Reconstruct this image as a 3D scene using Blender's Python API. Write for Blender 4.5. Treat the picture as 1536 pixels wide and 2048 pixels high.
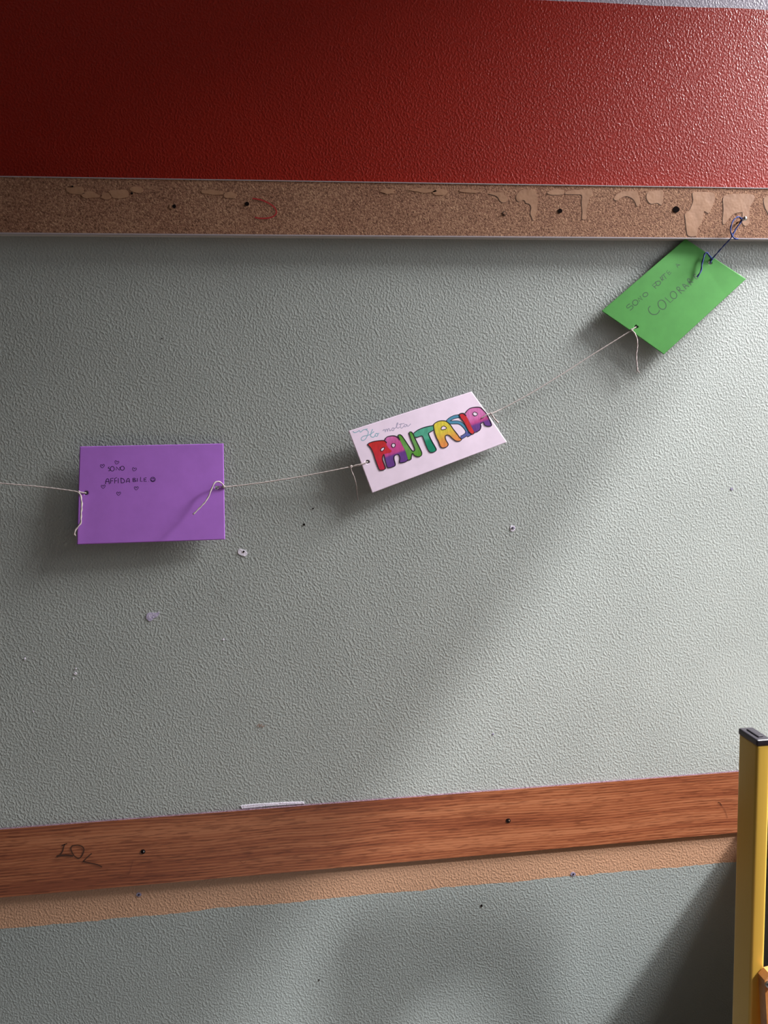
import bpy, bmesh, math, random
from mathutils import Vector, Matrix
from mathutils.geometry import tessellate_polygon
random.seed(4)
S = bpy.context.scene
for o in list(bpy.data.objects): bpy.data.objects.remove(o)
C = S.collection

# ------------------------------------------------------------------ camera
F, CX, CY = 1560.0, 768.0, 1024.0
RIGHT = Vector((0.99247341, -0.12042869, -0.02221404))
DOWN = Vector((-0.03435833, -0.09972375, -0.99442178))
FWD = Vector((0.11754164, 0.98770041, -0.1031109))
CAM = Vector((0, -1.08, 1.15))
cd = bpy.data.cameras.new('camera'); cam = bpy.data.objects.new('camera', cd); C.objects.link(cam)
cd.sensor_fit = 'VERTICAL'; cd.sensor_height = 36; cd.sensor_width = 27
cd.lens = F * 36 / 2048; cd.clip_start = 0.01
M = Matrix((RIGHT, -DOWN, -FWD)).transposed().to_4x4(); M.translation = CAM
cam.matrix_world = M
S.camera = cam

# ------------------------------------------------------------------ world, daylight, exposure
S.view_settings.view_transform = 'Standard'; S.view_settings.look = 'None'
S.view_settings.gamma = 1; S.view_settings.use_curve_mapping = False
S.view_settings.exposure = 0.0
w = bpy.data.worlds.new('sky'); S.world = w; w.use_nodes = True
nt = w.node_tree; nt.nodes.clear()
out = nt.nodes.new('ShaderNodeOutputWorld'); bg = nt.nodes.new('ShaderNodeBackground')
tc = nt.nodes.new('ShaderNodeTexCoord'); sx = nt.nodes.new('ShaderNodeSeparateXYZ')
rp = nt.nodes.new('ShaderNodeValToRGB')
rp.color_ramp.elements[0].position = 0.0; rp.color_ramp.elements[0].color = (.16, .16, .15, 1)
rp.color_ramp.elements[1].position = 0.45; rp.color_ramp.elements[1].color = (1.0, 1.0, 1.1, 1)
nt.links.new(tc.outputs['Generated'], sx.inputs[0]); nt.links.new(sx.outputs['Z'], rp.inputs[0])
nt.links.new(rp.outputs[0], bg.inputs[0]); nt.links.new(bg.outputs[0], out.inputs[0])
bg.inputs[1].default_value = 0.6

def light(name, kind, loc, energy, color=(1, 1, 1), target=None, direction=None, size=None, angle=None):
    l = bpy.data.lights.new(name, kind); o = bpy.data.objects.new(name, l); C.objects.link(o)
    o.location = loc; l.energy = energy; l.color = color
    d = Vector(direction) if direction else Vector(target) - Vector(loc)
    o.rotation_euler = d.to_track_quat('-Z', 'Y').to_euler()
    if size: l.shape = 'RECTANGLE'; l.size, l.size_y = size
    if angle: l.angle = angle
    return o
# hazy sun coming through the window (casts the long diagonal)
light('hazy_sun', 'SUN', (6, -4, 8), 4.4, (.975, .985, 1.0), direction=(-.72, .45, -1.0), angle=math.radians(3.2))
# bright sky seen through the window: above the roofs, and low beside the wall
light('sky_above_roofs', 'AREA', (2.4, -.45, 3.15), 465, (.98, .985, 1.0), target=(0, 0, 1.05), size=(.8, .8))
light('sky_patch', 'AREA', (2.6, -.9, 2.95), 8, (.98, .985, 1.0), target=(0, 0, 1.05), size=(1.2, 1.2))
light('sky_at_window', 'AREA', (1.5, -.45, 1.75), 9, (.97, .985, 1.0), target=(0, 0, 1.05), size=(.6, .6))
# portal in the window opening
pl = light('window_portal', 'AREA', (1.31, -2.55, 1.66), 1, direction=(-1, 0, 0), size=(4.9, 1.2))
pl.data.cycles.is_portal = True
pl.rotation_euler = (math.pi/2, 0, math.pi/2)

# ------------------------------------------------------------------ helpers
def ray(px, py):
    return RIGHT*((px-CX)/F) + DOWN*((py-CY)/F) + FWD
def P(px, py, d=0.0):
    r = ray(px, py); t = (-d-CAM.y)/r.y
    return CAM + r*t
def link(o, parent=None):
    C.objects.link(o)
    if parent: o.parent = parent; o.matrix_parent_inverse = parent.matrix_world.inverted()
    return o
def tag(o, label=None, cat=None, group=None, kind=None):
    for k, v in (('label', label), ('category', cat), ('group', group), ('kind', kind)):
        if v: o[k] = v
    return o
def empty(name, loc):
    o = bpy.data.objects.new(name, None); o.location = loc; C.objects.link(o)
    o.empty_display_size = .05
    bpy.context.view_layer.update(); return o
def obj(name, bm, mat, parent=None, smooth=False):
    me = bpy.data.meshes.new(name); bmesh.ops.recalc_face_normals(bm, faces=bm.faces)
    bm.to_mesh(me); bm.free()
    if smooth:
        for p in me.polygons: p.use_smooth = True
    for m in (mat if isinstance(mat, (list, tuple)) else [mat]): me.materials.append(m)
    return link(bpy.data.objects.new(name, me), parent)
def box(bm, a, b, bevel=0, seg=2, mi=0):
    vs = [bm.verts.new((x, y, z)) for x in (a[0], b[0]) for y in (a[1], b[1]) for z in (a[2], b[2])]
    fs = [bm.faces.new([vs[i] for i in q]) for q in ((0,1,3,2),(4,6,7,5),(0,4,5,1),(2,3,7,6),(0,2,6,4),(1,5,7,3))]
    for f in fs: f.material_index = mi
    if bevel:
        es = list({e for f in fs for e in f.edges})
        bmesh.ops.bevel(bm, geom=es, offset=bevel, segments=seg, affect='EDGES', profile=.6)
    return bm
def boxo(name, a, b, mat, parent=None, bevel=0, seg=2):
    bm = bmesh.new(); box(bm, a, b, bevel, seg); return obj(name, bm, mat, parent)
def crom(pts, n=6, closed=False):
    pts = [Vector(p) for p in pts]
    if len(pts) < 3 and not closed: return pts
    out = []; L = len(pts); rng = range(L if closed else L-1)
    for i in rng:
        if closed: p0, p1, p2, p3 = pts[i-1], pts[i], pts[(i+1) % L], pts[(i+2) % L]
        else: p0, p1, p2, p3 = pts[max(i-1, 0)], pts[i], pts[i+1], pts[min(i+2, L-1)]
        for k in range(n):
            t = k/n
            out.append(.5*((2*p1)+(p2-p0)*t+(2*p0-5*p1+4*p2-p3)*t*t+(3*p1-p0-3*p2+p3)*t**3))
    if not closed: out.append(pts[-1])
    return out
def tube(bm, pts, r, seg=8, closed=False, r_end=None, twist=0):
    pts = [Vector(p) for p in pts]; n = len(pts); rings = []; up = None
    for i, p in enumerate(pts):
        t = (pts[min(i+1, n-1)] - pts[max(i-1, 0)])
        if t.length < 1e-9: t = Vector((0, 0, 1))
        t.normalize()
        if up is None: up = t.orthogonal().normalized()
        up = (up - t*up.dot(t)); up = up.normalized() if up.length > 1e-6 else t.orthogonal().normalized()
        s = t.cross(up); rr = r if r_end is None else r + (r_end-r)*i/(n-1)
        ring = []
        for k in range(seg):
            a = 2*math.pi*k/seg
            q = rr*(1+.28*math.cos(2*(a+twist*i))) if twist else rr
            ring.append(bm.verts.new(p + (up*math.cos(a) + s*math.sin(a))*q))
        rings.append(ring)
    for a, b in zip(rings, rings[1:]):
        for k in range(seg): bm.faces.new((a[k], a[(k+1) % seg], b[(k+1) % seg], b[k]))
    bm.faces.new(rings[0]); bm.faces.new(list(reversed(rings[-1])))
    return bm
def resample(pts, step):
    out = [pts[0]]
    for a, b in zip(pts, pts[1:]):
        n = max(1, int((b-a).length/step))
        for k in range(1, n+1): out.append(a.lerp(b, k/n))
    return out

# ------------------------------------------------------------------ materials
def mat(name, color=(.5, .5, .5), rough=.6, metal=0, spec=.5):
    m = bpy.data.materials.new(name); m.use_nodes = True
    b = m.node_tree.nodes['Principled BSDF']
    b.inputs['Base Color'].default_value = (*color, 1); b.inputs['Roughness'].default_value = rough
    b.inputs['Metallic'].default_value = metal; b.inputs['Specular IOR Level'].default_value = spec
    return m
class N:
    def __init__(s, m): s.m = m; s.t = m.node_tree; s.b = s.t.nodes['Principled BSDF']
    def new(s, typ, **kw):
        n = s.t.nodes.new('ShaderNode'+typ)
        for k, v in kw.items(): setattr(n, k, v)
        return n
    def l(s, a, b): s.t.links.new(a, b)
    def noise(s, scale, detail=2, rough=.5, vec=None, dist=0):
        n = s.new('TexNoise'); n.inputs['Scale'].default_value = scale; n.inputs['Detail'].default_value = detail
        n.inputs['Roughness'].default_value = rough; n.inputs['Distortion'].default_value = dist
        if vec: s.l(vec, n.inputs['Vector'])
        return n.outputs['Fac']
    def math(s, op, a, b=0.0, c=None):
        n = s.new('Math', operation=op)
        for i, v in enumerate((a, b) if c is None else (a, b, c)):
            if isinstance(v, (int, float)): n.inputs[i].default_value = v
            else: s.l(v, n.inputs[i])
        return n.outputs[0]
    def mix(s, f, a, b):
        n = s.new('Mix', data_type='RGBA')
        if isinstance(f, (int, float)): n.inputs[0].default_value = f
        else: s.l(f, n.inputs[0])
        for i, v in ((6, a), (7, b)):
            if isinstance(v, tuple): n.inputs[i].default_value = (*v, 1)
            else: s.l(v, n.inputs[i])
        return n.outputs[2]
    def ramp(s, f, stops):
        n = s.new('ValToRGB'); e = n.color_ramp.elements
        while len(e) < len(stops): e.new(.5)
        for q, (p, c) in zip(e, stops):
            q.position = p; q.color = (*c, 1) if isinstance(c, tuple) else (c, c, c, 1)
        s.l(f, n.inputs[0]); return n.outputs[0]
    def bump(s, h, strength=1, dist=.001, prev=None):
        n = s.new('Bump'); n.inputs['Strength'].default_value = strength; n.inputs['Distance'].default_value = dist
        s.l(h, n.inputs['Height'])
        if prev: s.l(prev, n.inputs['Normal'])
        s.l(n.outputs[0], s.b.inputs['Normal']); return n.outputs[0]
    def co(s): return s.new('TexCoord').outputs['Object']
    def map(s, vec, scale=(1, 1, 1), rot=(0, 0, 0)):
        n = s.new('Mapping'); n.inputs['Scale'].default_value = scale; n.inputs['Rotation'].default_value = rot
        s.l(vec, n.inputs['Vector']); return n.outputs[0]

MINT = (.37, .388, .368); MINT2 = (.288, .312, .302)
RED = (.262, .0105, .0035); WHITE = (.29, .25, .30); TAN = (.47, .265, .165)
Z_RED = 1.722; Z_BOARD = 1.45; Z_TAN_TOP = .57; Z_TAN = .472
def wall_material(painted=True):
    m = mat('orange_peel_wall_paint', MINT, .5); n = N(m); co = n.co()
    # roller texture: rounded pimples of paint
    v = n.noise(350, 1.3, .5, n.map(co, (1.0, 1, .86), (0, .5, 0)), dist=.0)
    v2 = n.noise(420, 1.0, .5, co)
    big = n.noise(9, 3, .5, co)
    h = n.math('ADD', n.ramp(v, [(.42, 0.0), (.70, 1.0)]), n.math('MULTIPLY', v2, .25))
    sp = n.new('SeparateXYZ'); n.l(co, sp.inputs[0]); z = sp.outputs['Z']
    wob = n.math('MULTIPLY', n.math('SUBTRACT', n.noise(8, 3, .6, co), .5), .012)
    wobf = n.math('MULTIPLY', n.math('SUBTRACT', n.noise(90, 2, .6, co), .5), .0035)
    zz = n.math('ADD', z, wobf); zw = n.math('ADD', zz, wob)
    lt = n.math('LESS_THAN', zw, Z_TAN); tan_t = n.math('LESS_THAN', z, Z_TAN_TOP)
    red_b = n.math('GREATER_THAN', z, Z_BOARD)
    red_t = n.math('GREATER_THAN', n.math('ADD', z, n.math('MULTIPLY', wob, .5)), Z_RED)
    mottle = n.ramp(big, [(.3, (.93, .93, .93)), (.7, (1.0, 1.0, 1.0))])
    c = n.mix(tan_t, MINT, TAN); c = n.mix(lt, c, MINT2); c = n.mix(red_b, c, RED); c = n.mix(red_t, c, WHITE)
    mu = n.new('Mix', data_type='RGBA', blend_type='MULTIPLY'); mu.inputs[0].default_value = 1
    n.l(c, mu.inputs[6]); n.l(mottle, mu.inputs[7]); n.l(mu.outputs[2], n.b.inputs['Base Color'])
    r = n.math('SUBTRACT', .42, n.math('MULTIPLY', n.math('SUBTRACT', red_b, red_t), .10))
    n.l(r, n.b.inputs['Roughness'])
    n.bump(h, .40, .00085)
    return m
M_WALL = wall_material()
M_PLAIN = mat('matte_wall_paint', (.35, .36, .34), .8)
M_CEIL = mat('white_ceiling_paint', (.42, .42, .42), .9)
M_FLOOR = mat('speckled_floor_tiles', (.22, .20, .18), .5)
n = N(M_FLOOR); n.l(n.ramp(n.noise(60, 4, .7, n.co()), [(.35, (.11, .10, .09)), (.65, (.19, .17, .15))]), n.b.inputs['Base Color'])
M_FRAME = mat('white_window_frame', (.7, .7, .7), .4)

def chipboard():
    m = mat('stripped_chipboard', (.3, .17, .1), .8, spec=.15); n = N(m); co = n.co()
    a = n.noise(420, 3, .75, co); b = n.noise(14, 2, .5, co); c3 = n.noise(900, 1, .5, co)
    c = n.ramp(a, [(.34, (.11, .050, .031)), (.46, (.260, .130, .080)), (.58, (.350, .188, .116)), (.68, (.53, .32, .19))])
    t = n.ramp(b, [(.3, (.86, .80, .80)), (.7, (1.0, 1.0, 1.0))])
    mu = n.new('Mix', data_type='RGBA', blend_type='MULTIPLY'); mu.inputs[0].default_value = 1
    n.l(c, mu.inputs[6]); n.l(t, mu.inputs[7]); n.l(mu.outputs[2], n.b.inputs['Base Color'])
    n.bump(n.math('ADD', a, n.math('MULTIPLY', c3, .4)), .7, .0014)
    return m
M_CHIP = chipboard()
M_GLUE = mat('smooth_old_glue', (.46, .26, .155), .42)
n = N(M_GLUE); co = n.co(); q = n.noise(38, 3, .6, co)
n.l(n.ramp(q, [(.3, (.32, .165, .095)), (.7, (.40, .215, .125))]), n.b.inputs['Base Color']); n.bump(q, .5, .002)
M_GLUE_EDGE = mat('torn_glue_edge', (.07, .03, .018), .8)
M_EDGE = mat('grey_laminate_edge', (.52, .47, .44), .45)
M_TRIM = mat('pale_edge_strip', (.36, .31, .33), .35)

def woodgrain():
    m = mat('reddish_wood_laminate', (.4, .16, .07), .42); n = N(m); co = n.co()
    warp = n.noise(3.0, 2, .5, n.map(co, (1, 1, 3)))
    wv = n.new('Combine' 'XYZ')
    sp = n.new('SeparateXYZ'); n.l(co, sp.inputs[0])
    z2 = n.math('ADD', n.math('MULTIPLY', sp.outputs['Z'], 1.0), n.math('MULTIPLY', warp, .022))
    n.l(n.math('MULTIPLY', sp.outputs['X'], .035), wv.inputs[0]); n.l(z2, wv.inputs[2])
    g2 = n.noise(60, 2, .5, wv.outputs[0])
    wt = n.new('TexWave', wave_type='BANDS', bands_direction='Z', wave_profile='SAW')
    for k_, v_ in (('Scale', 74), ('Distortion', 2.6), ('Detail', 3), ('Detail Scale', 1.6), ('Detail Roughness', .6)): wt.inputs[k_].default_value = v_
    cw = n.new('CombineXYZ'); n.l(n.math('MULTIPLY', sp.outputs['X'], .025), cw.inputs[0]); n.l(z2, cw.inputs[2]); n.l(cw.outputs[0], wt.inputs['Vector'])
    g = wt.outputs['Fac']
    por = n.noise(900, 2, .6, n.map(co, (.04, 1, .6)))
    c = n.ramp(n.math('ADD', n.math('MULTIPLY', g, .24), n.math('MULTIPLY', g2, .76)),
               [(.36, (.200, .052, .022)), (.48, (.30, .090, .036)), (.62, (.40, .145, .066))])
    p = n.ramp(por, [(.38, (.62, .56, .54)), (.48, (1.0, 1.0, 1.0))])
    mu = n.new('Mix', data_type='RGBA', blend_type='MULTIPLY'); mu.inputs[0].default_value = 1
    n.l(c, mu.inputs[6]); n.l(p, mu.inputs[7]); n.l(mu.outputs[2], n.b.inputs['Base Color'])
    n.bump(por, .15, .0004); return m
M_WOOD = woodgrain()
M_RAWEDGE = mat('raw_purplish_chipboard_edge', (.2, .1, .12), .9)
n = N(M_RAWEDGE); q = n.noise(420, 3, .7, n.co())
n.l(n.ramp(q, [(.38, (.05, .02, .03)), (.6, (.17, .10, .13))]), n.b.inputs['Base Color']); n.bump(q, .6, .001)

def paper(name, c, var=.04):
    m = mat(name, c, .7, spec=.25); n = N(m); co = n.co(); q = n.noise(45, 3, .6, co)
    lo = tuple(x*(1-var) for x in c); hi = tuple(min(1, x*(1+var)) for x in c)
    n.l(n.ramp(q, [(.3, lo), (.7, hi)]), n.b.inputs['Base Color']); n.bump(n.noise(900, 2, .6, co), .12, .0002); return m
M_PURPLE = paper('purple_card', (.42, .160, .62)); M_GREEN = paper('green_card', (.066, .255, .052), .07)
M_WHITE = paper('white_card', (.92, .75, .90))
M_INK = mat('dark_purple_pen', (.045, .012, .09), .6); M_PENCIL = mat('grey_pencil_on_green', (.012, .050, .018), .5)
M_BLACK = mat('black_felt_pen', (.012, .008, .02), .5); M_MARKER = mat('brown_marker', (.05, .016, .008), .5)
M_REDMARK = mat('red_marker', (.36, .015, .015), .6)
M_CYAN = mat('teal_coloured_pencil', (.27, .47, .58), .7); M_GREY = mat('lilac_coloured_pencil', (.42, .36, .52), .7)
M_DARK = mat('dark_hole', (.010, .007, .007), 1, spec=0)
M_PLUG = mat('grey_violet_filler', (.22, .19, .28), .8)
M_PLASTER = mat('bare_white_plaster', (.80, .74, .84), .9)
n = N(M_PLASTER); q = n.noise(260, 3, .7, n.co()); n.bump(q, .8, .001)
M_LILAC = mat('lilac_grey_plaster', (.47, .41, .56), .9)
n = N(M_LILAC); q = n.noise(300, 3, .7, n.co()); n.l(n.ramp(q, [(.35, (.36, .31, .47)), (.65, (.58, .52, .66))]), n.b.inputs['Base Color']); n.bump(q, .8, .001)
M_YARN = mat('cream_cotton_yarn', (.52, .44, .42), .9); n = N(M_YARN)
n.bump(n.noise(1400, 2, .6, n.co()), .6, .0006)
M_YARND = mat('blue_cotton_yarn', (.030, .050, .22), .8); n = N(M_YARND)
n.bump(n.noise(1400, 2, .6, n.co()), .6, .0006)
M_NAIL = mat('bright_steel_nail', (.66, .60, .55), .22, 1)
M_GOLD = mat('gold_anodised_metal', (.60, .37, .06), .36, .12, spec=.35); n = N(M_GOLD)
q = n.noise(500, 2, .6, n.map(n.co(), (1, 1, .01))); n.bump(q, .12, .0004)
M_PLUGB = mat('black_plastic_cap', (.018, .014, .020), .38)
M_PLY = mat('orange_varnished_plywood', (.50, .20, .055), .38); n = N(M_PLY)
q = n.noise(60, 4, .6, n.map(n.co(), (.15, 1, 1))); n.l(n.ramp(q, [(.35, (.42, .15, .035)), (.65, (.58, .25, .075))]), n.b.inputs['Base Color'])
M_STEEL = mat('zinc_screw', (.5, .5, .52), .35, 1)
M_CAB = mat('shadow_cabinet_grey', (.42, .42, .40), .6)

# ------------------------------------------------------------------ room shell
RX = 1.20; RT = .12; LX = -4.0; FY = -5.6; CZ = 3.0
HEAD = 2.28; SILL = 1.05; WY0, WY1 = -.10, -5.0
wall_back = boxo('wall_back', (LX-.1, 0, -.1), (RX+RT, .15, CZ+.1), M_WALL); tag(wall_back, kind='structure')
bm = bmesh.new()
box(bm, (RX, FY, 0), (RX+RT, 0, SILL)); box(bm, (RX, FY, HEAD), (RX+RT, 0, CZ))
box(bm, (RX, WY0, SILL), (RX+RT, 0, HEAD)); box(bm, (RX, FY, SILL), (RX+RT, WY1, HEAD))
tag(obj('wall_right', bm, M_PLAIN), kind='structure')
tag(boxo('wall_left', (LX-.1, FY, 0), (LX, 0, CZ), M_PLAIN), kind='structure')
tag(boxo('wall_front', (LX-.1, FY-.1, 0), (RX+RT, FY, CZ), M_PLAIN), kind='structure')
tag(boxo('floor', (LX-.1, FY-.1, -.1), (RX+RT, 0, 0), M_FLOOR), kind='structure')
tag(boxo('ceiling', (LX-.1, FY-.1, CZ), (RX+RT, 0, CZ+.1), M_CEIL), kind='structure')
bm = bmesh.new(); fx0, fx1 = RX+.05, RX+.09
box(bm, (fx0, WY1, SILL), (fx1, WY0, SILL+.045)); box(bm, (fx0, WY1, HEAD-.03), (fx1, WY0, HEAD))
for y in (WY0-.02, -1.85, -3.42, WY1+.02): box(bm, (fx0, y-.02, SILL+.045), (fx1, y+.02, HEAD-.03))
tag(obj('window_1', bm, M_FRAME), kind='structure')

# ------------------------------------------------------------------ marks on the back wall
def blob(cx, cy, rx, ry, n=16, jag=.25, rot=0, seed=0):
    rnd = random.Random(seed); pts = []
    for k in range(n):
        a = 2*math.pi*k/n; q = 1+jag*(rnd.random()*2-1)
        x, y = rx*q*math.cos(a), ry*q*math.sin(a)
        pts.append((cx+x*math.cos(rot)-y*math.sin(rot), cy+x*math.sin(rot)+y*math.cos(rot)))
    return pts
def flake(name, pts, mat_, d=0.0, th=.0006, parent=None, smooth=2):
    """a thin raised patch whose outline is given in picture points on the plane y=-d"""
    p3 = [P(x, y, d) for x, y in pts]
    if smooth: p3 = crom(p3, smooth, closed=True)
    bm = bmesh.new()
    top = [bm.verts.new((p.x, -d-th, p.z)) for p in p3]; bot = [bm.verts.new((p.x, -d+.0002, p.z)) for p in p3]
    for t_ in tessellate_polygon([[Vector((p.x, p.z, 0)) for p in p3]]): bm.faces.new([top[k] for k in t_])
    for i in range(len(top)):
        j = (i+1) % len(top); bm.faces.new((top[i], bot[i], bot[j], top[j]))
    return obj(name, bm, mat_, parent)
W = wall_back
c = flake('paint_chip', [(478,1098),(484,1099),(489,1100),(493,1104),(495,1108),(491,1112),(486,1112),(478,1108),(476,1104)], M_PLASTER, parent=W)
flake('nail_hole', blob(487.5,1103,1.9,1.9,10,0), M_DARK, 0, .0010, W)
flake('paint_chip', blob(1025,1056.5,5.2,6.2,11,.12,0,3), M_PLASTER, 0, .0005, W)
flake('nail_hole', blob(1026,1056,3.0,2.6,9,.1,0,2), M_PLUG, 0, .0009, W)
flake('nail_hole', blob(1024,1055.8,1.4,1.4,8,0), M_DARK, 0, .0013, W)
flake('paint_chip', [(292,1232),(296,1226),(303,1225),(312,1226),(317,1223),(319,1226),(317,1231),(312,1235),(307,1236),(304,1241),(298,1242),(293,1237)], M_LILAC, parent=W, smooth=1)
for i, (x, y, r, m) in enumerate([(151,1347,2.6,M_PLASTER),(50,1317,1.8,M_PLASTER),(447,1279,1.7,M_PLASTER),(147,1357,1.3,M_PLASTER),(67,1423,1.3,M_PLASTER),
        (152,1337,1.3,M_PLASTER),(1463,978,2.4,M_PLUG),(986,1468,1.8,M_PLUG),(963,1811,2.3,M_DARK),(638,1960,1.4,M_DARK),(324,677,1.2,M_DARK),(608,1049,2.2,M_DARK),(626,1017,1.6,M_DARK)]):
    flake('paint_chip' if m is M_PLASTER else 'nail_hole', blob(x, y, r, r, 8, .2, 0, i), m, 0, .0006, W)
for x, y in ((277.5,1789), (1146,1748)):
    flake('wall_plug', blob(x, y, 5.0, 3.9, 14, .08), M_PLUG, 0, .0005, W); flake('plug_hole', blob(x+.5, y, 1.4, 1.4, 8, 0), M_DARK, 0, .0010, W)
flake('plaster_sliver', [(481,1611),(500,1608.5),(540,1606),(575,1604),(607,1603.5),(609,1607),(575,1609),(540,1611.5),(505,1615),(484,1617)], M_PLASTER, 0, .0006, W, 0)

# ---- pen lines
def plane_from(corners_px, depths):
    """plane through three picture corners at given distances off the wall"""
    a, b, c3 = [P(x, y, d) for (x, y), d in zip(corners_px, depths)]
    nrm = (b-a).cross(c3-a).normalized()
    if nrm.dot(CAM-a) < 0: nrm = -nrm
    return a, nrm
def on(pl_, px, py, h=0.0):
    a, nrm = pl_; r = ray(px, py); t = (a-CAM).dot(nrm)/r.dot(nrm)
    return CAM + r*t + nrm*h
def ribbon(bm, p3, nrm, width, closed=False, w_end=None):
    n_ = len(p3); prev = None; first = None
    for i, p in enumerate(p3):
        if closed: t = p3[(i+1) % n_]-p3[i-1]
        else: t = p3[min(i+1, n_-1)]-p3[max(i-1, 0)]
        if t.length < 1e-9: continue
        s = nrm.cross(t.normalized()).normalized()
        wd = width if w_end is None else width+(w_end-width)*i/(n_-1)
        a, b = bm.verts.new(p+s*wd/2), bm.verts.new(p-s*wd/2)
        if prev: bm.faces.new((prev[0], a, b, prev[1]))
        else: first = (a, b)
        prev = (a, b)
    if closed: bm.faces.new((prev[0], first[0], first[1], prev[1]))
def strokes(bm, pl_, ss, width, h=.00025, conv=lambda x, y: (x, y), smooth=5, shift=None):
    for s in ss:
        closed = s[0] == s[-1] and len(s) > 3
        q = [conv(*p) for p in (s[:-1] if closed else s)]
        p3 = [on(pl_, x, y, h) for x, y in q]
        if shift: p3 = [shift(v) for v in p3]
        p3 = crom(p3, smooth, closed) if smooth > 1 else p3
        ribbon(bm, p3, pl_[1], width, closed)
WALLPL = (Vector((0, 0, 0)), Vector((0, -1, 0)))
bm = bmesh.new()
strokes(bm, WALLPL, [[(514,1453),(518,1448),(519,1454),(523,1448),(525,1454),(529,1450)]], .0009, .0006)
obj('pen_scribble', bm, mat('faint_rusty_pen', (.30, .17, .12), .7), W)
M_PSC = mat('pale_scratch', (.42, .45, .43), .7)
for q_ in ([(440,1179),(448,1190),(452,1203)],[(432,1180),(452,1200)],[(570,1310),(577,1316),(584,1318)]):
    bm = bmesh.new(); strokes(bm, WALLPL, [q_], .0007, .0005); obj('scratch', bm, M_PSC, W)

# ------------------------------------------------------------------ chipboard rail (upper)
BT = .016
zb0, zb1 = P(768, 471.5, BT).z, P(768, 365.5, BT).z
board = boxo('chipboard_rail', (-1.9, -BT, zb0), (1.17, 0, zb1), [M_CHIP, M_EDGE, M_TRIM])
me = board.data
for p in me.polygons:
    if abs(p.normal.z) > .9: p.material_index = 1
tag(board, 'long brown stripped chipboard rail with glue patches under the red wall band', 'wall rail')
boxo('edge_strip', (-1.9, -BT-.0009, zb1-.0002), (1.17, -BT+.003, zb1+.0009), M_TRIM, board)
boxo('edge_strip', (-1.9, -BT-.0009, zb0-.0012), (1.17, -BT+.003, zb0+.0004), M_TRIM, board)
def glue(pts):
    flake('glue_patch', [(x-1.0, y+.8) for x, y in pts], M_GLUE_EDGE, BT, .0002, board, 3)
    flake('glue_patch', pts, M_GLUE, BT, .0003, board, 3)
def cB(pts): return [(960+x/5.12, 360+y/5.12) for x, y in pts]
def cC(pts): return [(1236+x/5.12, 360+y/5.12) for x, y in pts]
glue(cB([(85,140),(130,130),(230,130),(255,160),(285,180),(275,215),(240,232),(205,215),(170,165)]))
glue(cB([(370,170),(385,140),(420,105),(480,98),(560,98),(575,140),(590,180),(588,260),(575,340),(545,415),(530,380),(515,345),(525,290),(510,250),(470,235),(462,215),(440,205),(400,222),(375,205)]))
glue(cB([(685,130),(720,112),(765,98),(850,100),(862,115),(855,145),(790,152),(720,150)]))
glue(cB([(875,145),(882,122),(920,108),(1000,102),(1140,100),(1148,150),(1130,160),(1110,220),(1090,320),(1085,395),(1045,400),(1048,330),(1040,230),(1042,155),(960,148)]))
glue(cB([(1368,190),(1400,150),(1460,120),(1536,115),(1600,110),(1620,150),(1640,230),(1610,270),(1590,230),(1560,190),(1500,165),(1450,180),(1400,210)]))
glue(cC([(290,170),(310,120),(350,112),(430,105),(462,115),(460,200),(445,255),(400,235),(340,245),(305,215)]))
glue(cC([(765,130),(850,122),(980,135),(990,200),(970,260),(930,340),(880,320),(870,400),(840,460),(815,500),(805,570),(720,572),(700,500),(690,400),(685,350),(730,310),(758,250),(770,200)]))
glue(cC([(1075,190),(1120,150),(1250,140),(1380,150),(1395,200),(1350,280),(1345,390),(1345,440),(1310,470),(1280,455),(1270,420),(1275,340),(1255,330),(1180,350),(1130,400),(1090,455),(1070,430),(1080,300)]))
glue(cC([(1490,200),(1536,160),(1640,150),(1640,400),(1580,420),(1530,330),(1505,280)]))
for x, y, rx, ry, sd in [(152,381,18,8,1),(180,390,16,7,2),(238,388,22,9,3),(212,392,10,6,5),(275,380,13,7,4),(425,385,22,5,6),(460,390,15,7,7),(775,383,14,5,8),(848,381,26,4.5,9),(880,384,14,7,10),(938,382,22,3.5,11)]:
    flake('glue_patch', blob(x, y, rx, ry, 12, .22, .05, sd), M_GLUE, BT, .0005, board)
for x, y, r in ((347,413,5.2),(494,408,4.2),(1009,427,4.4),(1120,422,4.4),(1352,419,6.2),(264,387,2.2),(145,373,1.8)):
    if x in (347, 1009):
        flake('screw_hole', blob(x-(3 if x == 347 else 0), y, r, r, 14, .06), M_GLUE if x == 347 else M_GLUE_EDGE, BT, .0007, board)
        flake('screw_hole', blob(x+(1.5 if x == 347 else .4), y, r-1.6, r-1.4, 12, .05), M_DARK if x == 347 else M_CHIP, BT, .0011, board)
    else: flake('screw_hole', blob(x, y, r, r, 14, .06), M_DARK, BT, .0008, board)
BP = (Vector((0, -BT, 0)), Vector((0, -1, 0)))
bm = bmesh.new(); strokes(bm, BP, [[(505,397),(522,400),(540,408),(551,418),(552,428),(542,435),(524,437),(510,435)]], .0018, .0006)
obj('marker_stroke', bm, M_REDMARK, board)

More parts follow.
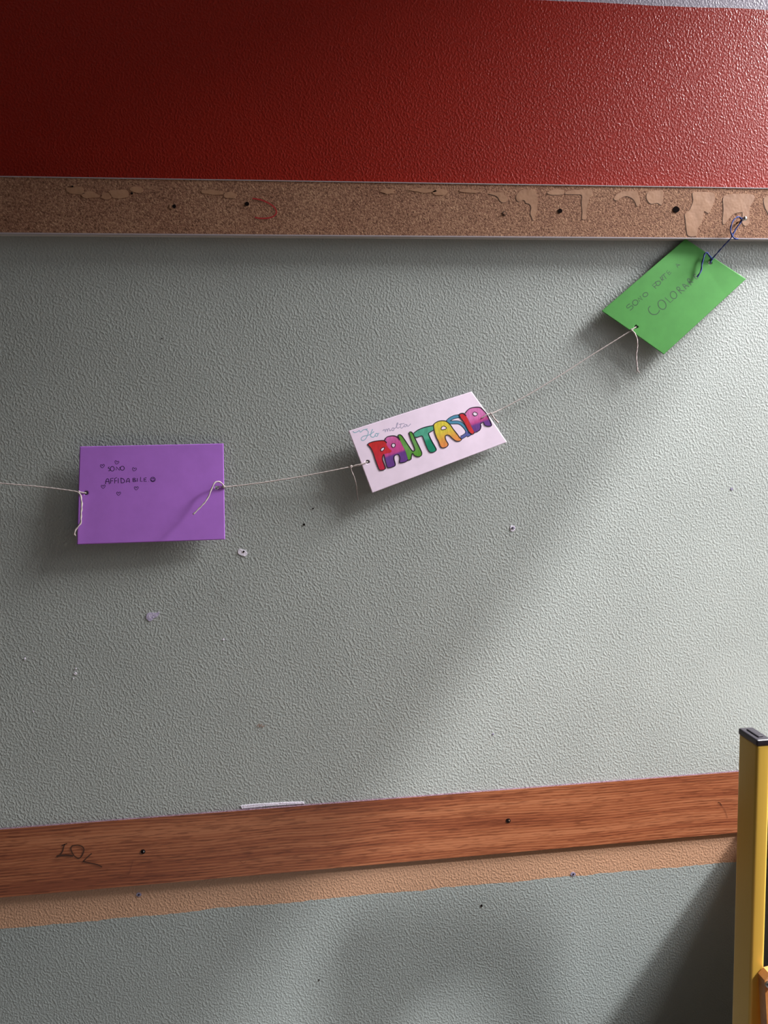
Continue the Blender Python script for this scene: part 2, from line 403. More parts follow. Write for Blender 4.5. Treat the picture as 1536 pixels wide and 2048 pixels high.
# ------------------------------------------------------------------ wooden rail (lower)
WT = .004
zw0, zw1 = P(768, 1727.5, WT).z, P(768, 1599, WT).z
rail = boxo('wooden_rail', (-1.9, -WT, zw0), (1.17, 0, zw1), [M_WOOD, M_RAWEDGE])
for p in rail.data.polygons:
    if abs(p.normal.z) > .9: p.material_index = 1
tag(rail, 'long reddish wood grain rail screwed over the tan paint stripe, scribbled on at left', 'wall rail')
WP = (Vector((0, -WT, 0)), Vector((0, -1, 0)))
for x, y in ((286,1703), (1016.5,1641)):
    h = flake('screw_hole', blob(x, y, 4.6, 4.2, 16, .05), M_DARK, WT, .0005, rail)
    flake('screw_head', blob(x+1.8, y-.4, 1.3, 1.6, 10, .05), M_STEEL, WT, .0009, h)
cv = lambda x, y: (60+x/5.908, 1660+y/5.908)
bm = bmesh.new()
strokes(bm, WP, [[(408,165),(398,205),(385,250),(365,280),(340,300)],[(375,182),(440,158)],
    [(495,190),(485,230),(520,300),(570,330),(610,310),(638,240),(620,195),(570,178),(520,182),(495,190)],
    [(730,275),(690,310),(628,370)],[(628,370),(720,392),(800,408),(852,437)]], .0015, .0004, cv)
strokes(bm, WP, [[(315,312),(345,300),(380,296),(440,295),(510,306)]], .0026, .00045, cv)
obj('handwriting', bm, M_MARKER, rail)
bm = bmesh.new(); strokes(bm, WP, [[(1436,1604),(1440,1606),(1443,1611)]], .0010, .0004); obj('pen_mark', bm, M_MARKER, rail)
M_SCR = mat('faint_dark_scratch', (.14, .04, .02), .6)
for q_ in ([(266,1722),(262,1735),(257,1750)],[(1443,1611),(1450,1620),(1455,1636)],[(480,1722),(486,1726),(492,1723)]):
    bm = bmesh.new(); strokes(bm, WP, [q_], .0005, .0004); obj('scratch', bm, M_SCR, rail)

# ------------------------------------------------------------------ cards
def bulge_fn(corners, pl_, amount):
    p = [on(pl_, x, y) for x, y in corners]
    o, u, v = p[0], p[1]-p[0], p[3]-p[0]
    def f(q):
        a = (q-o).dot(u)/u.length_squared; b = (q-o).dot(v)/v.length_squared
        return q + pl_[1]*(amount[0]*math.sin(math.pi*max(0, min(1, a))) + amount[1]*math.sin(math.pi*max(0, min(1, b))) + amount[2]*max(0, a-.6)**2)
    return f
def make_card(name, corners, depths, bulge, holes, material, label, hole_r):
    """corners TL,TR,BR,BL in the picture; depths of TL,TR,BL off the wall"""
    pl_ = plane_from((corners[0], corners[1], corners[3]), depths)
    q = [on(pl_, x, y) for x, y in corners]; fb = bulge_fn(corners, pl_, bulge); nrm = pl_[1]
    hc = [on(pl_, x, y) for x, y in holes]; Nu, Nv = 150, 104
    grid = {}
    for i in range(Nu+1):
        for j in range(Nv+1):
            u, v = i/Nu, j/Nv
            grid[i, j] = (q[0]*(1-u)*(1-v) + q[1]*u*(1-v) + q[2]*u*v + q[3]*(1-u)*v)
    dead = set()
    for k, p in grid.items():
        for c_ in hc:
            d = (p-c_).length
            if d < hole_r*.72: dead.add(k)
            elif d < hole_r*1.35: grid[k] = c_ + (p-c_).normalized()*hole_r
    bm = bmesh.new(); th = .00030
    top = {k: bm.verts.new(fb(p)+nrm*th/2) for k, p in grid.items() if k not in dead}
    bot = {k: bm.verts.new(fb(p)-nrm*th/2) for k, p in grid.items() if k not in dead}
    for i in range(Nu):
        for j in range(Nv):
            ks = [(i, j), (i+1, j), (i+1, j+1), (i, j+1)]
            if any(k in dead for k in ks): continue
            bm.faces.new([top[k] for k in ks]); bm.faces.new([bot[k] for k in reversed(ks)])
    be = [e for e in bm.edges if len(e.link_faces) == 1]
    tops = {v: k for k, v in top.items()}
    for e in be:
        if e.verts[0] in tops:
            a, b = tops[e.verts[0]], tops[e.verts[1]]
            bm.faces.new((top[a], top[b], bot[b], bot[a]))
    o = obj(name, bm, material, None, smooth=False)
    for p in o.data.polygons: p.use_smooth = True
    o.data.polygons.foreach_set('use_smooth', [abs(p.normal.dot(nrm)) > .5 for p in o.data.polygons])
    tag(o, label, 'card', 'index cards threaded on the string')
    return o, pl_, fb
HR = .0026
purple, PP, PF = make_card('paper_card', [(159.5,893),(447,887),(450,1079),(154,1089)], (.013,.008,.016), (.0010,.0006,0),
    [(172,986),(434,975.5)], M_PURPLE, 'purple paper card with small hearts and handwriting, leftmost on the string', HR)
white, WPp, WF = make_card('paper_card', [(697,862),(943,783),(1014,884),(744,986)], (.015,.0085,.014), (.0008,.0012,0),
    [(734.5,923.5),(962,836.5)], M_WHITE, 'white paper card with rainbow bubble letters in the middle of the string', HR)
green, GP, GF = make_card('paper_card', [(1203,622),(1370,478),(1492,558),(1327,709)], (.013,.006,.013), (.001,.0010,0),
    [(1271,654),(1419.5,526)], M_GREEN, 'tilted green paper card tied nearest to the nail on the right', HR)
# purple handwriting
cv = lambda x, y: (180+x/9.6, 900+y/9.6)
def ell(cx, cy, rx, ry, rot=0, n=12):
    o = []
    for k in range(n):
        a = 2*math.pi*k/n; x, y = rx*math.cos(a), ry*math.sin(a)
        o.append((cx+x*math.cos(rot)-y*math.sin(rot), cy+x*math.sin(rot)+y*math.cos(rot)))
    return o+[o[0]]
bm = bmesh.new()
strokes(bm, PP, [[(375,322),(352,345),(388,368),(385,392),(355,400)], ell(432,360,38,44), ell(625,350,38,38)], .0009, .0002, cv, 5, PF)
L_ = [[(505,388),(506,322),(575,390),(578,325)],[(400,642),(402,545),(455,540)],[(400,592),(448,587)],[(478,640),(479,545),(520,528)],[(478,592),(524,587)],
  [(547,636),(546,540)],[(597,535),(603,632)],[(828,545),(830,607)],[(912,540),(914,608)],[(977,520),(970,602),(1012,600)],
  [(1088,532),(1040,542),(1042,603),(1092,600)],[(1040,572),(1080,566)],[(1126,600),(1134,603)]]
strokes(bm, PP, L_, .0009, .0002, cv, 1, PF)
C_ = [[(303,652),(308,600),(325,560),(345,550),(365,580),(375,655)],[(308,605),(372,603)],[(590,538),(640,552),(668,590),(655,622),(603,632)],
  [(700,627),(708,580),(735,545),(757,560),(765,625)],[(705,600),(763,598)],[(825,545),(865,540),(868,562),(832,574),(880,582),(882,602),(830,608)],
  [(1178,568),(1195,592),(1225,590),(1240,565)], ell(1210,565,46,43), ell(1195,548,4,5), ell(1224,546,4,5)]
strokes(bm, PP, C_, .0009, .0002, cv, 4, PF)
for hx, hy, rr in ((240,310,.0),(515,240,.35),(853,372,.3),(257,705,.0),(892,735,.05),(553,838,.1)):
    pts = [(0,32),(-36,-2),(-32,-26),(-12,-26),(0,-8),(16,-34),(36,-28),(36,-6),(0,32)]
    s = [(hx+x*math.cos(rr)-y*math.sin(rr), hy+x*math.sin(rr)+y*math.cos(rr)) for x, y in pts]
    strokes(bm, PP, [s], .0007, .0002, cv, 3, PF)
obj('handwriting', bm, M_INK, purple)
# green handwriting
cv = lambda x, y: (1230+x/7.68, 500+y/7.68)
bm = bmesh.new()
strokes(bm, GP, [[(222,832),(196,842),(172,872),(186,896),(215,880),(246,858),(268,872),(262,900),(222,932)]], .0009, .0002, cv, 4, GF)
strokes(bm, GP, [[(370,797),(342,742),(415,768),(372,712)],
    [(620,598),(560,545),(607,510)],[(590,572),(626,545)],[(776,450),(730,385)],[(702,407),(760,362)],[(800,315),(778,340),(826,390),(852,350)],[(802,362),(832,335)],
    [(957,278),(925,220),(992,237)],[(940,252),(976,234)],[(720,482),(680,430)],[(704,456),(745,462)],
    [(755,735),(840,812),(886,768)]], .0009, .0002, cv, 1, GF)
strokes(bm, GP, [ell(303,812,42,40,-.7), ell(456,690,40,30,-.5),[(610,505),(640,552),(672,540),(690,505),(665,483),(615,497),(610,505)],[(680,430),(715,418),(722,440),(704,456)],
    ], .0010, .0002, cv, 4, GF)
strokes(bm, GP, [[(532,865),(503,900),(515,950),(558,990),(620,992),(660,960),(672,928)], ell(712,845,58,74,-.5), ell(888,697,48,58,-.5),
    [(1015,674),(935,595),(968,575),(990,608),(955,625)],[(968,622),(1062,630)],[(1087,605),(1025,530),(1132,565)],[(1055,572),(1100,545)],
    [(1165,545),(1100,460),(1135,448),(1145,478),(1118,495)],[(1130,490),(1195,500)],[(1235,375),(1200,395),(1245,448),(1275,420)],[(1218,420),(1245,402)]], .0011, .0002, cv, 3, GF)
obj('handwriting', bm, M_PENCIL, green)
# white card: bubble letters
cv = lambda x, y: (720+x/5.486, 800+y/5.486)
def colour_material(name):
    m = mat(name, (1, 1, 1), .55, spec=.3); n = N(m); a = n.new('VertexColor'); a.layer_name = 'Col'
    q = n.noise(420, 2, .6, n.map(n.co(), (1, 1, .25), (0, -.35, 0)))
    s = n.ramp(q, [(.3, (.84, .84, .84)), (.7, (1.12, 1.12, 1.12))])
    mu = n.new('Mix', data_type='RGBA', blend_type='MULTIPLY'); mu.inputs[0].default_value = 1
    n.l(a.outputs[0], mu.inputs[6]); n.l(s, mu.inputs[7]); n.l(mu.outputs[2], n.b.inputs['Base Color']); return m
M_LET = colour_material('coloured_pencil_fill')
def grad(stops, t):
    for (t0, c0), (t1, c1) in zip(stops, stops[1:]):
        if t <= t1:
            k = max(0, min(1, (t-t0)/(t1-t0))); return tuple(a+(b-a)*k for a, b in zip(c0, c1))
    return stops[-1][1]
def letter(name, pts, stops, h):
    q = [cv(*p) for p in pts]; q2 = crom([Vector((x, y, 0)) for x, y in q], 4, True)
    bm = bmesh.new(); vs = [bm.verts.new((v.x, v.y, 0)) for v in q2]
    for t_ in tessellate_polygon([q2]): bm.faces.new([vs[k] for k in t_])
    nrm2 = Vector((.36, 1, 0))
    for k in range(40):
        c_ = 460+k*12   # colour bands t = y+.36x in letter units
        o_ = cv(0, c_); bmesh.ops.bisect_plane(bm, geom=bm.verts[:]+bm.edges[:]+bm.faces[:], plane_co=(o_[0], o_[1], 0), plane_no=nrm2)
    col = bm.loops.layers.float_color.new('Col')
    for f in bm.faces:
        for l_ in f.loops:
            x, y = (l_.vert.co.x-720)*5.486, (l_.vert.co.y-800)*5.486
            l_[col] = (*grad(stops, y+.36*x), 1)
    for v in bm.verts: v.co = WF(on(WPp, v.co.x, v.co.y, h))
    return obj(name, bm, M_LET, white)
REDC = (.62, .02, .035); PINK = (.68, .19, .46); MAG = (.60, .07, .28); PUR = (.15, .05, .27); GR = (.10, .34, .02); GR2 = (.16, .36, .10)
TE1 = (.09, .40, .27); TE2 = (.01, .27, .15); YE = (.72, .58, .06); OR = (.80, .34, .07); OR2 = (.82, .24, .08); BL = (.07, .27, .42); BL2 = (.09, .11, .36)
A1 = [(270,430),(290,408),(330,395),(375,393),(410,410),(440,450),(470,510),(500,570),(515,620),(525,655),(490,680),(435,688),(432,670),(435,630),(420,600),(398,597),(375,615),(372,650),(385,700),(375,725),(305,742),(285,700),(270,640),(258,600),(270,520)]
FF = [(85,485),(130,460),(200,447),(262,445),(285,462),(292,500),(325,540),(345,556),(330,578),(290,585),(262,595),(248,615),(245,650),(262,700),(277,745),(265,762),(235,770),(212,765),(195,730),(165,650),(145,585),(115,525)]
TT = [(590,362),(640,325),(720,295),(800,280),(812,300),(805,330),(770,350),(750,365),(760,400),(790,460),(830,530),(830,555),(800,572),(765,572),(740,540),(710,470),(685,405),(665,395),(620,410),(600,405)]
NN = [(415,390),(435,380),(458,395),(490,440),(530,500),(570,555),(592,558),(598,540),(585,500),(560,440),(540,380),(538,355),(555,350),(575,365),(605,430),(630,480),(655,530),(675,580),(668,610),(640,622),(600,612),(570,585),(562,620),(556,650),(530,660),(515,620),(495,560),(465,500),(430,430)]
A2 = [(805,280),(825,250),(870,230),(920,228),(950,240),(985,270),(1020,320),(1060,370),(1090,410),(1112,432),(1090,450),(1050,448),(1010,420),(975,388),(945,385),(932,400),(940,440),(965,485),(945,515),(905,525),(880,510),(860,460),(835,410),(815,350)]
A3 = [(1152,145),(1190,100),(1240,82),(1310,80),(1345,105),(1385,150),(1410,200),(1442,275),(1400,288),(1365,275),(1350,245),(1320,262),(1325,290),(1310,330),(1265,352),(1250,348),(1220,290),(1190,225),(1165,180)]
II = [(1085,165),(1100,150),(1135,150),(1160,175),(1185,220),(1215,290),(1250,350),(1245,370),(1220,372),(1190,345),(1160,290),(1130,235),(1100,200)]
SP = [(1095,176),(1035,186),(985,210),(958,240),(1000,246),(1080,248),(1130,280),(1168,330),(1165,372),(1130,400),(1105,412)]
SP2 = [(1168,385),(1195,372),(1215,350)]
def ribs(path, width, material, h, closed=False, nm='letter_outline', sm=5):
    bm = bmesh.new(); p3 = [WF(on(WPp, *cv(*p), h)) for p in path]; p3 = crom(p3, sm, closed)
    ribbon(bm, p3, WPp[1], width, closed); return obj(nm, bm, material, white)
ribs(SP, .0052, M_BLACK, .00025); M_S = mat('blue_coloured_pencil', BL, .6)
ribs(SP, .0034, M_S, .00033, nm='letter_fill')
M_S2 = mat('indigo_coloured_pencil', BL2, .6); ribs(SP2, .0062, M_BLACK, .00025); ribs(SP2, .0044, M_S2, .00033, nm='letter_fill')
ribs([(1168,340),(1165,372),(1130,400),(1105,412)], .0036, M_S2, .00036, nm='letter_fill')
OW = .0011
letter('letter_fill', A1, [(480, PINK), (640, MAG), (712, MAG), (738, PUR), (820, PUR)], .00040)
letter('letter_fill', FF, [(480, (.62, .03, .02)), (900, (.60, .02, .07))], .00046)
letter('letter_fill', TT, [(560, TE1), (680, TE1), (715, TE2), (860, TE2)], .00040)
letter('letter_fill', NN, [(530, GR), (690, GR2), (860, GR)], .00046)
letter('letter_fill', A2, [(560, YE), (670, YE), (770, OR), (860, OR2)], .00046)
letter('letter_fill', A3, [(520, PINK), (640, PINK), (705, MAG), (728, PUR), (820, PUR)], .00040)
letter('letter_fill', II, [(540, REDC), (840, (.60, .04, .04))], .00048)
H_ = .00058
ribs(FF, OW, M_BLACK, H_, True, sm=3) if False else None
ribs([(292,470),(262,445),(200,447),(130,460),(85,485),(115,525),(145,585),(165,650),(195,730),(212,765),(235,770),(265,762),(277,745),(262,700),(245,650),(248,615),(262,595)], OW, M_BLACK, H_)
ribs([(270,440),(290,408),(330,395),(375,393),(410,410),(435,440)], OW, M_BLACK, H_)
ribs([(262,600),(270,640),(285,700),(305,742),(375,725),(385,700),(372,650),(375,615),(398,597),(420,600),(435,630),(432,670),(435,688),(490,680),(525,658)], OW, M_BLACK, H_)
ribs([(555,650),(530,660)]+[(515,655)], OW, M_BLACK, H_)
ribs([(430,430),(415,390),(435,380),(458,395),(490,440),(530,500),(570,555),(592,558),(598,540),(585,500),(560,440),(540,380),(538,355),(555,350),(575,365),(605,430),(630,480),(655,530),(675,580),(668,610),(640,622),(600,612),(572,585),(562,620),(556,650),(530,660)], OW, M_BLACK, H_)
ribs([(585,365),(640,325),(720,295),(800,280)], OW, M_BLACK, H_)
ribs([(805,330),(770,350),(750,365),(760,400),(790,460),(830,530),(830,555),(800,572),(765,572),(740,540),(710,470),(685,405),(665,395),(620,410),(605,405)], OW, M_BLACK, H_)
ribs(A2, OW, M_BLACK, H_, True); ribs([(1100,200),(1085,165),(1100,150),(1135,150),(1160,175)], OW*1.4, M_BLACK, H_)
ribs([(1100,200),(1130,235),(1160,290),(1190,345),(1220,372),(1245,370),(1252,350)], OW, M_BLACK, H_)
ribs([(1152,145),(1190,100),(1240,82),(1310,80),(1345,105),(1385,150),(1410,200),(1442,275),(1400,288),(1365,275),(1350,245),(1320,262),(1325,290),(1310,330),(1265,355)], OW, M_BLACK, H_)
for hp in ([(225,545),(240,525),(265,520),(262,540),(245,558),(230,558)],[(345,495),(355,478),(378,480),(385,500),(365,520),(350,512)],
           [(888,325),(895,295),(920,288),(945,305),(930,320)],[(1235,150),(1255,132),(1285,150),(1275,170),(1250,172)]):
    bm = bmesh.new(); p3 = crom([WF(on(WPp, *cv(*p), .0005)) for p in hp], 3, True); bm.faces.new([bm.verts.new(p) for p in p3])
    obj('letter_counter', bm, M_WHITE, white); ribs(hp, .0009, M_BLACK, H_, True)
cv4 = lambda x, y: (680+x/4.267, 760+y/4.267)
bm = bmesh.new()
strokes(bm, WPp, [[(110,437),(125,450),(150,440),(165,432),(175,445),(200,425),(235,418)],[(215,420),(240,440),(235,470),(215,505),(190,517),(180,500),(200,480),(250,468),(290,440)],
    [(278,420),(265,450),(262,480),(285,488),(300,470)],[(300,465),(312,455),(322,465),(315,480),(302,478),(300,465)],[(322,462),(332,453)]], .0010, .0002, cv4, 5, WF)
obj('handwriting', bm, M_CYAN, white)
bm = bmesh.new()
strokes(bm, WPp, [[(365,435),(375,422),(383,432),(386,445),(388,425),(398,420),(404,440),(408,420),(418,415),(424,435),(434,426)],[(440,420),(450,408),(460,416),(454,432),(442,430),(440,420)],[(458,412),(472,410),(486,385),(493,366),(484,372),(482,400),(492,412),(508,400)],
    [(520,370),(514,398),(522,412),(536,402),(548,388)],[(500,380),(548,370)],[(567,382),(552,380),(546,395),(556,400),(568,386)],[(568,378),(574,395),(586,390),(602,374)]], .0009, .0002, cv4, 4, WF)
obj('handwriting', bm, M_GREY, white)

# ------------------------------------------------------------------ strings
def L3(pts): return [P(x, y, d) for x, y, d in pts]
def cord(name, pts, r, mat_, parent=None, seg=7, dens=4, r_end=None):
    bm = bmesh.new(); q = crom(L3(pts), dens); tube(bm, resample(q, .0012), r, seg, twist=.55, r_end=r_end)
    return obj(name, bm, mat_, parent, True)
def knot(x, y, d, r, mat_, parent):
    bm = bmesh.new(); c_ = P(x, y, d); pts = []
    for k in range(26):
        a = k/25*4*math.pi; pts.append(c_+Vector((math.cos(a)*r*(1+.3*math.sin(a*1.5)), math.sin(a*1.5)*r*.6, math.sin(a)*r)))
    tube(bm, pts, r*.55, 7); return obj('knot', bm, mat_, parent, True)
R1 = .00078
dep = lambda plf, x, y, h: -plf[1](on(plf[0], x, y, h)).y
PU, WH, GN = (PP, PF), (WPp, WF), (GP, GF)
d = lambda c_, x, y, h=.0012: dep(c_, x, y, h)
# left string
s1 = cord('string', [(-140,957,.016),(-40,963,.015),(0,966.5,.015),(80,973.5,.015),(140,981,.016),(158,984.5,d(PU,160,985,.002))], R1, M_YARN)
tag(s1, 'cream string running from the left edge of the photo to the purple card', 'string')
cord('loop', [(158,983.5,d(PU,160,985,.002)),(164,985,d(PU,164,985)),(170,986,d(PU,170,986,.0006)),(172.5,986,d(PU,172,986,-.002)),(168,986.5,d(PU,168,986,-.0030)),(160,986,d(PU,160,986,-.002)),(156,985,d(PU,158,985,.0))], R1, M_YARN, s1)
knot(157.5, 984.5, d(PU,160,985,.0015), .0013, M_YARN, s1)
cord('loose_end', [(157,985,d(PU,160,985,.002)),(161,991,d(PU,161,991,.003)),(163.5,1008,d(PU,163,1008,.004)),(162,1030,d(PU,162,1030,.004)),(161.5,1045,d(PU,161,1045,.003)),(156,1053,d(PU,156,1053,.003)),(151,1060,.019),(148,1070,.019)], .0011, M_YARN, s1)
cord('frayed_end', [(149,1067,.019),(151,1072,.019)], .0007, M_YARN, s1)
# middle string
s2 = cord('string', [(447,974,d(PU,447,974,.0015)),(470,972,.010),(520,966,.010),(560,960,.011),(600,953.5,.012),(650,944,.014),(700,934,.0155),(716,930,.0165),(722,928,d(WH,722,928,.0014))], R1, M_YARN)
tag(s2, 'cream string stretched between the purple card and the white card', 'string')
cord('loop', [(447,974,d(PU,447,974,.0015)),(440,972.5,d(PU,440,972,.0012)),(434,975,d(PU,434,975,.0004)),(433,976,d(PU,434,976,-.002)),(440,977,d(PU,440,976,-.003)),(450,975.5,d(PU,448,975,-.001)),(447,974,d(PU,447,974,.0015))], .0006, M_YARN, s2)
knot(447.5, 973.5, d(PU,447,974,.0012), .0012, M_YARN, s2)
cord('loose_end', [(448,973,d(PU,447,974,.002)),(443,966,d(PU,443,966,.004)),(436,963,d(PU,436,963,.007)),(429,966,d(PU,429,966,.009)),(423,978,d(PU,423,978,.010)),(418,991,d(PU,418,991,.011)),(411,1003,d(PU,411,1003,.012)),(399,1016,d(PU,399,1016,.013)),(386,1029,d(PU,386,1029,.014))], .00095, M_YARN, s2)
cord('loop', [(702,934,.0157),(712,930.5,.0163),(722,928.5,d(WH,722,928,.0014)),(729,926,d(WH,729,926,.001)),(734,924,d(WH,734,924,.0004)),(735,924,d(WH,735,924,-.002)),(728,927,d(WH,728,927,-.003)),(718,931,.0155),(712,931.5,.0155),(702,934,.0157)], .00075, M_YARN, s2)
knot(702, 933, .0157, .0013, M_YARN, s2)
cord('loose_end', [(701.5,934,.0157),(703,942,.0150),(708,953,.013),(712,968,.011),(713.5,982,.009),(716,1000,.008)], .0007, mat('dull_cotton_yarn', (.40, .33, .31), .9), s2)
# right string
s3 = cord('string', [(981,828,d(WH,970,830,.0015)),(1000,819.5,.007),(1016,811.5,.0072),(1060,787.5,.008),(1120,751,.0095),(1180,712.5,.011),(1240,675,.0135),(1263,660.5,d(GN,1266,660,.0015))], .00072, M_YARN)
tag(s3, 'cream string stretched between the white card and the green card', 'string')
cord('loop', [(981,827.5,.0068),(974,829,d(WH,974,829,.001)),(967,834,d(WH,967,834,.001)),(963,836,d(WH,963,836,.0004)),(962,837,d(WH,962,837,-.002)),(970,833,d(WH,970,833,-.003)),(980,828,.0045),(983,827.5,.0060)], .0007, M_YARN, s3)
knot(981, 827.5, .0068, .0013, M_YARN, s3)
cord('loose_end', [(982,828,.007),(986,833,.008),(991,840,.0075),(997,845.5,.007)], .0010, M_YARN, s3)
cord('loop', [(1262,661,d(GN,1266,660,.0015)),(1267,657,d(GN,1267,657,.001)),(1270.5,655,d(GN,1270,655,.0004)),(1272,654,d(GN,1271,654,-.002)),(1268,658,d(GN,1268,658,-.003)),(1262,661.5,d(GN,1264,661,0))], .0007, M_YARN, s3)
knot(1263.5, 660, d(GN,1266,660,.0015), .0013, M_YARN, s3)
cord('loose_end', [(1264,661,d(GN,1266,660,.002)),(1270,668,d(GN,1270,668,.003)),(1274,679,d(GN,1274,679,.003)),(1274.5,694,.014),(1272.5,708,.012),(1273,722,.011),(1275,742,.010)], .00095, M_YARN, s3)
cord('frayed_end', [(1275,740,.010),(1279,746,.010)], .0005, M_YARN, s3)
cord('frayed_end', [(1275,740,.010),(1272,746,.010)], .0005, M_YARN, s3)
# blue thread on the nail
NX, NY, NH = 1489, 437, .030
s4 = cord('thread', [(1424.5,517.5,d(GN,1426,520,.002)),(1432,509,.012),(1446,493,.020),(1462,476,.026),(1470,462,.028),(1478,448,.028),(1483,440,.0275)], .00085, M_YARND)
tag(s4, 'dark blue thread tying the green card to the nail', 'thread')
cord('loop', [(1484,440,.0275),(1479,434,.028),(1473,435,.029),(1466,442,.030),(1462,452,.031),(1461,463,.031),(1465,472,.031),(1469.5,477,.031),(1476,478,.030)], .00095, M_YARND, s4)
cord('loop', [(1463,473,.030),(1471,459,.0298),(1478,449,.029),(1484,441,.0285)], .00095, M_YARND, s4)
bm = bmesh.new(); cN = P(1485.5, 438.5, .026); pts = [cN+Vector((math.cos(a)*.0018, -.0008*(k/8), math.sin(a)*.0018)) for k in range(25) for a in (k*math.pi/4,)]
tube(bm, pts, .0008, 7); obj('wrapping', bm, M_YARND, s4, True)
knot(1424.5, 517.5, d(GN,1426,520,.002), .0013, M_YARND, s4)
cord('loop', [(1424,518,d(GN,1426,520,.0015)),(1422,522,d(GN,1422,522,.001)),(1421,525,d(GN,1421,525,.0002)),(1422,525,d(GN,1421,525,-.003))], .0010, M_YARND, s4)
cord('loose_end', [(1424,518,d(GN,1426,520,.002)),(1419,512,d(GN,1419,512,.004)),(1414,505.5,d(GN,1414,505,.005)),(1409.5,508,d(GN,1409,508,.005)),(1406.5,518,d(GN,1406,518,.005)),(1403.5,530,d(GN,1403,530,.005)),(1402.5,540,d(GN,1402,540,.005)),(1398,549,d(GN,1398,549,.005)),(1394,554,d(GN,1394,554,.004))], .0011, M_YARND, s4)
# nail
nail = empty('nail', P(1486, 438, BT)); tag(nail, 'bright steel nail in the chipboard rail holding the blue thread', 'nail')
def cyl(bm, a, b, r, seg=20, r2=None):
    a, b = Vector(a), Vector(b); m_ = (b-a); rot = m_.to_track_quat('Z', 'Y').to_matrix().to_4x4(); rot.translation = (a+b)/2
    bmesh.ops.create_cone(bm, cap_ends=True, segments=seg, radius1=r, radius2=r if r2 is None else r2, depth=m_.length, matrix=rot); return bm
hd = P(1490, 437, .034); sh0 = Vector((hd.x-.0002, -BT+.002, hd.z-.001))
bm = bmesh.new(); cyl(bm, sh0, hd, .0013); obj('shank', bm, M_NAIL, nail, True)
bm = bmesh.new(); bmesh.ops.create_uvsphere(bm, u_segments=24, v_segments=14, radius=.0031, matrix=Matrix.Translation(hd) @ Matrix.Diagonal((1, .62, 1, 1))); obj('head', bm, M_NAIL, nail, True)

# ------------------------------------------------------------------ chair with gold frame at the right
D_POST = .46      # near face of the post, distance off the wall
PW, PD = .0132, .0285
top = P(1514.5, 1480, D_POST)
px0, pz1 = top.x, top.z+.0
chair = empty('chair', (px0+PW/2, -D_POST+PD/2, 0))
tag(chair, 'gold metal school chair with black end caps and orange plywood back at right edge', 'chair')
PX2 = px0+.30
def post(x):
    bm = bmesh.new(); box(bm, (x, -D_POST, 0.012), (x+PW, -D_POST+PD, pz1-.005), .0028, 4); obj('upright', bm, M_GOLD, chair, True).data.polygons
    bm = bmesh.new(); box(bm, (x-.0004, -D_POST-.0004, pz1-.006), (x+PW+.0004, -D_POST+PD+.0004, pz1), .0016, 3)
    box(bm, (x+.004, -D_POST+.005, pz1-.002), (x+PW-.004, -D_POST+PD-.005, pz1+.0012), .001, 2)
    obj('end_cap', bm, M_PLUGB, chair)
    bm = bmesh.new(); box(bm, (x-.001, -D_POST-.001, 0), (x+PW+.001, -D_POST+PD+.001, .03), .002, 2); obj('foot_cap', bm, M_PLUGB, chair)
post(px0); post(PX2)
# plywood back: curved plate bolted to the near face of the uprights
yb = -D_POST-.0012
def pback():
    top_z = P(1530, 1950, D_POST+.012).z; bm = bmesh.new(); nx, nz = 60, 14; th = .010
    xL, xR = P(1530.5, 1960, D_POST+.012).x, PX2+PW-.006; H = .15; front, back = {}, {}
    for i in range(nx+1):
        for j in range(nz+1):
            u, v = i/nx, j/nz; x = xL+(xR-xL)*u
            e = min(u, 1-u)*(xR-xL); cut = .006*max(0, 1-e/.008)**2*(1-v)
            z = top_z-H*v-cut
            y = yb - .016*math.sin(math.pi*u)*0 - .020*v
            front[i, j] = bm.verts.new((x, y-th, z)); back[i, j] = bm.verts.new((x, y, z))
    for i in range(nx):
        for j in range(nz):
            k = [(i, j), (i+1, j), (i+1, j+1), (i, j+1)]
            bm.faces.new([front[q] for q in k]); bm.faces.new([back[q] for q in reversed(k)])
    for i in range(nx):
        for j in (0, nz): bm.faces.new((front[i, j], front[i+1, j], back[i+1, j], back[i, j]))
    for j in range(nz):
        for i in (0, nx): bm.faces.new((front[i, j], front[i, j+1], back[i, j+1], back[i, j]))
    o = obj('backrest', bm, M_PLY, chair, False)
    bm = bmesh.new(); sc = P(1535.5, 1973, D_POST+.0152); cyl(bm, (sc.x+.0025, -D_POST-.0122, sc.z), (sc.x+.0025, -D_POST-.0155, sc.z), .0034, 24, .0026); obj('screw', bm, M_STEEL, o, True)
    bm = bmesh.new(); cyl(bm, (PX2+PW/2, -D_POST-.004, sc.z), (PX2+PW/2, -D_POST-.0155, sc.z), .0038, 20, .003); obj('screw', bm, M_STEEL, o, True)
pback()
bm = bmesh.new(); box(bm, (px0-.002, -D_POST-.40, .300), (PX2+PW+.002, -D_POST-.002, .312), .004, 3); obj('seat', bm, M_PLY, chair)
for x in (px0, PX2):
    bm = bmesh.new(); box(bm, (x, -D_POST-.38, 0), (x+PW, -D_POST-.38+PD, .299), .003, 3); obj('leg', bm, M_GOLD, chair)
    bm = bmesh.new(); box(bm, (x+.002, -D_POST-.34, .270), (x+PW-.002, -D_POST+.001, .298), .002, 2); obj('side_rail', bm, M_GOLD, chair)

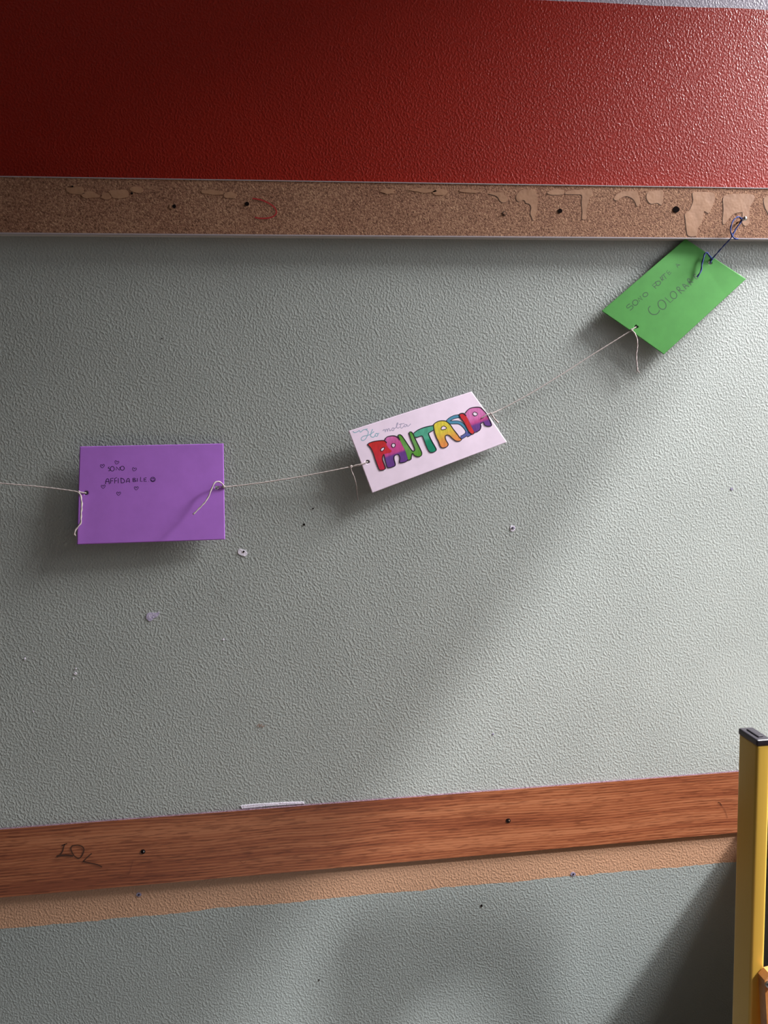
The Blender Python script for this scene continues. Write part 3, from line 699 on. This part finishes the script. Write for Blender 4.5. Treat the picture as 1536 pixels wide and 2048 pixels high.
# ------------------------------------------------------------------ unseen corner box, added to cast the dark triangle on the wall
cab = empty('shadow_cabinet', (.96, -.30, 0)); tag(cab, 'unseen low grey box added in the corner to cast a shadow on the wall', 'shadow_cabinet')
ctop = .602
boxo('body', (.735, -.605, .0), (1.19, -.012, ctop-.02), M_CAB, cab, .002)
boxo('top', (.730, -.610, ctop-.0195), (1.195, -.012, ctop), M_CAB, cab, .002)
boxo('door', (.74, -.618, .06), (1.18, -.6055, ctop-.03), M_CAB, cab, .002)

# ------------------------------------------------------------------ unseen cardboard arch added to cast the rounded shadow on the wall
SS = .77; SY = -.45*SS
def sh(px, py): p = P(px, py); return p.x+.72*SS, p.z+SS
xl, xr = sh(632, 1950)[0], sh(1095, 1950)[0]; zt = sh(860, 1790)[1]; zi = sh(900, 2003)[1]
arch = empty('shadow_arch', ((xl+xr)/2, SY, zt)); tag(arch, 'unseen brown cardboard arch on two threads, added to cast a rounded shadow', 'shadow_caster')
cx_, hw = (xl+xr)/2, (xr-xl)/2; zl = zt-.42
outer = [(xl, zl)]+[(cx_-hw*math.copysign(abs(math.cos(t))**.62, math.cos(t)), zt-.15+.15*math.sin(t)**.75) for t in [math.pi*k/28 for k in range(29)]]+[(xr, zl)]
inner = [(xr-.045, zl)]+[(cx_+.012+(hw-.058)*math.cos(t), zi-.16+.16*math.sin(t)) for t in [math.pi*k/24 for k in range(25)]]+[(xl+.075, zl)]
bm = bmesh.new(); q_ = [Vector((x, z, 0)) for x, z in outer+inner]; vs = [bm.verts.new((v.x, SY, v.y)) for v in q_]
for t_ in tessellate_polygon([q_]): bm.faces.new([vs[k] for k in t_])
r_ = bmesh.ops.extrude_face_region(bm, geom=bm.faces[:]); bmesh.ops.translate(bm, verts=[v for v in r_['geom'] if isinstance(v, bmesh.types.BMVert)], vec=(0, .003, 0))
obj('arch', bm, mat('shadow_arch_card', (.30, .20, .12), .8), arch)
for x in (cx_-.10, cx_+.10):
    bm = bmesh.new(); tube(bm, [(x, SY+.0015, zt-.02), (x, SY+.0015, (zt+CZ)/2), (x, SY+.0015, CZ)], .0006, 6); obj('shadow_arch_thread', bm, M_YARN, arch)
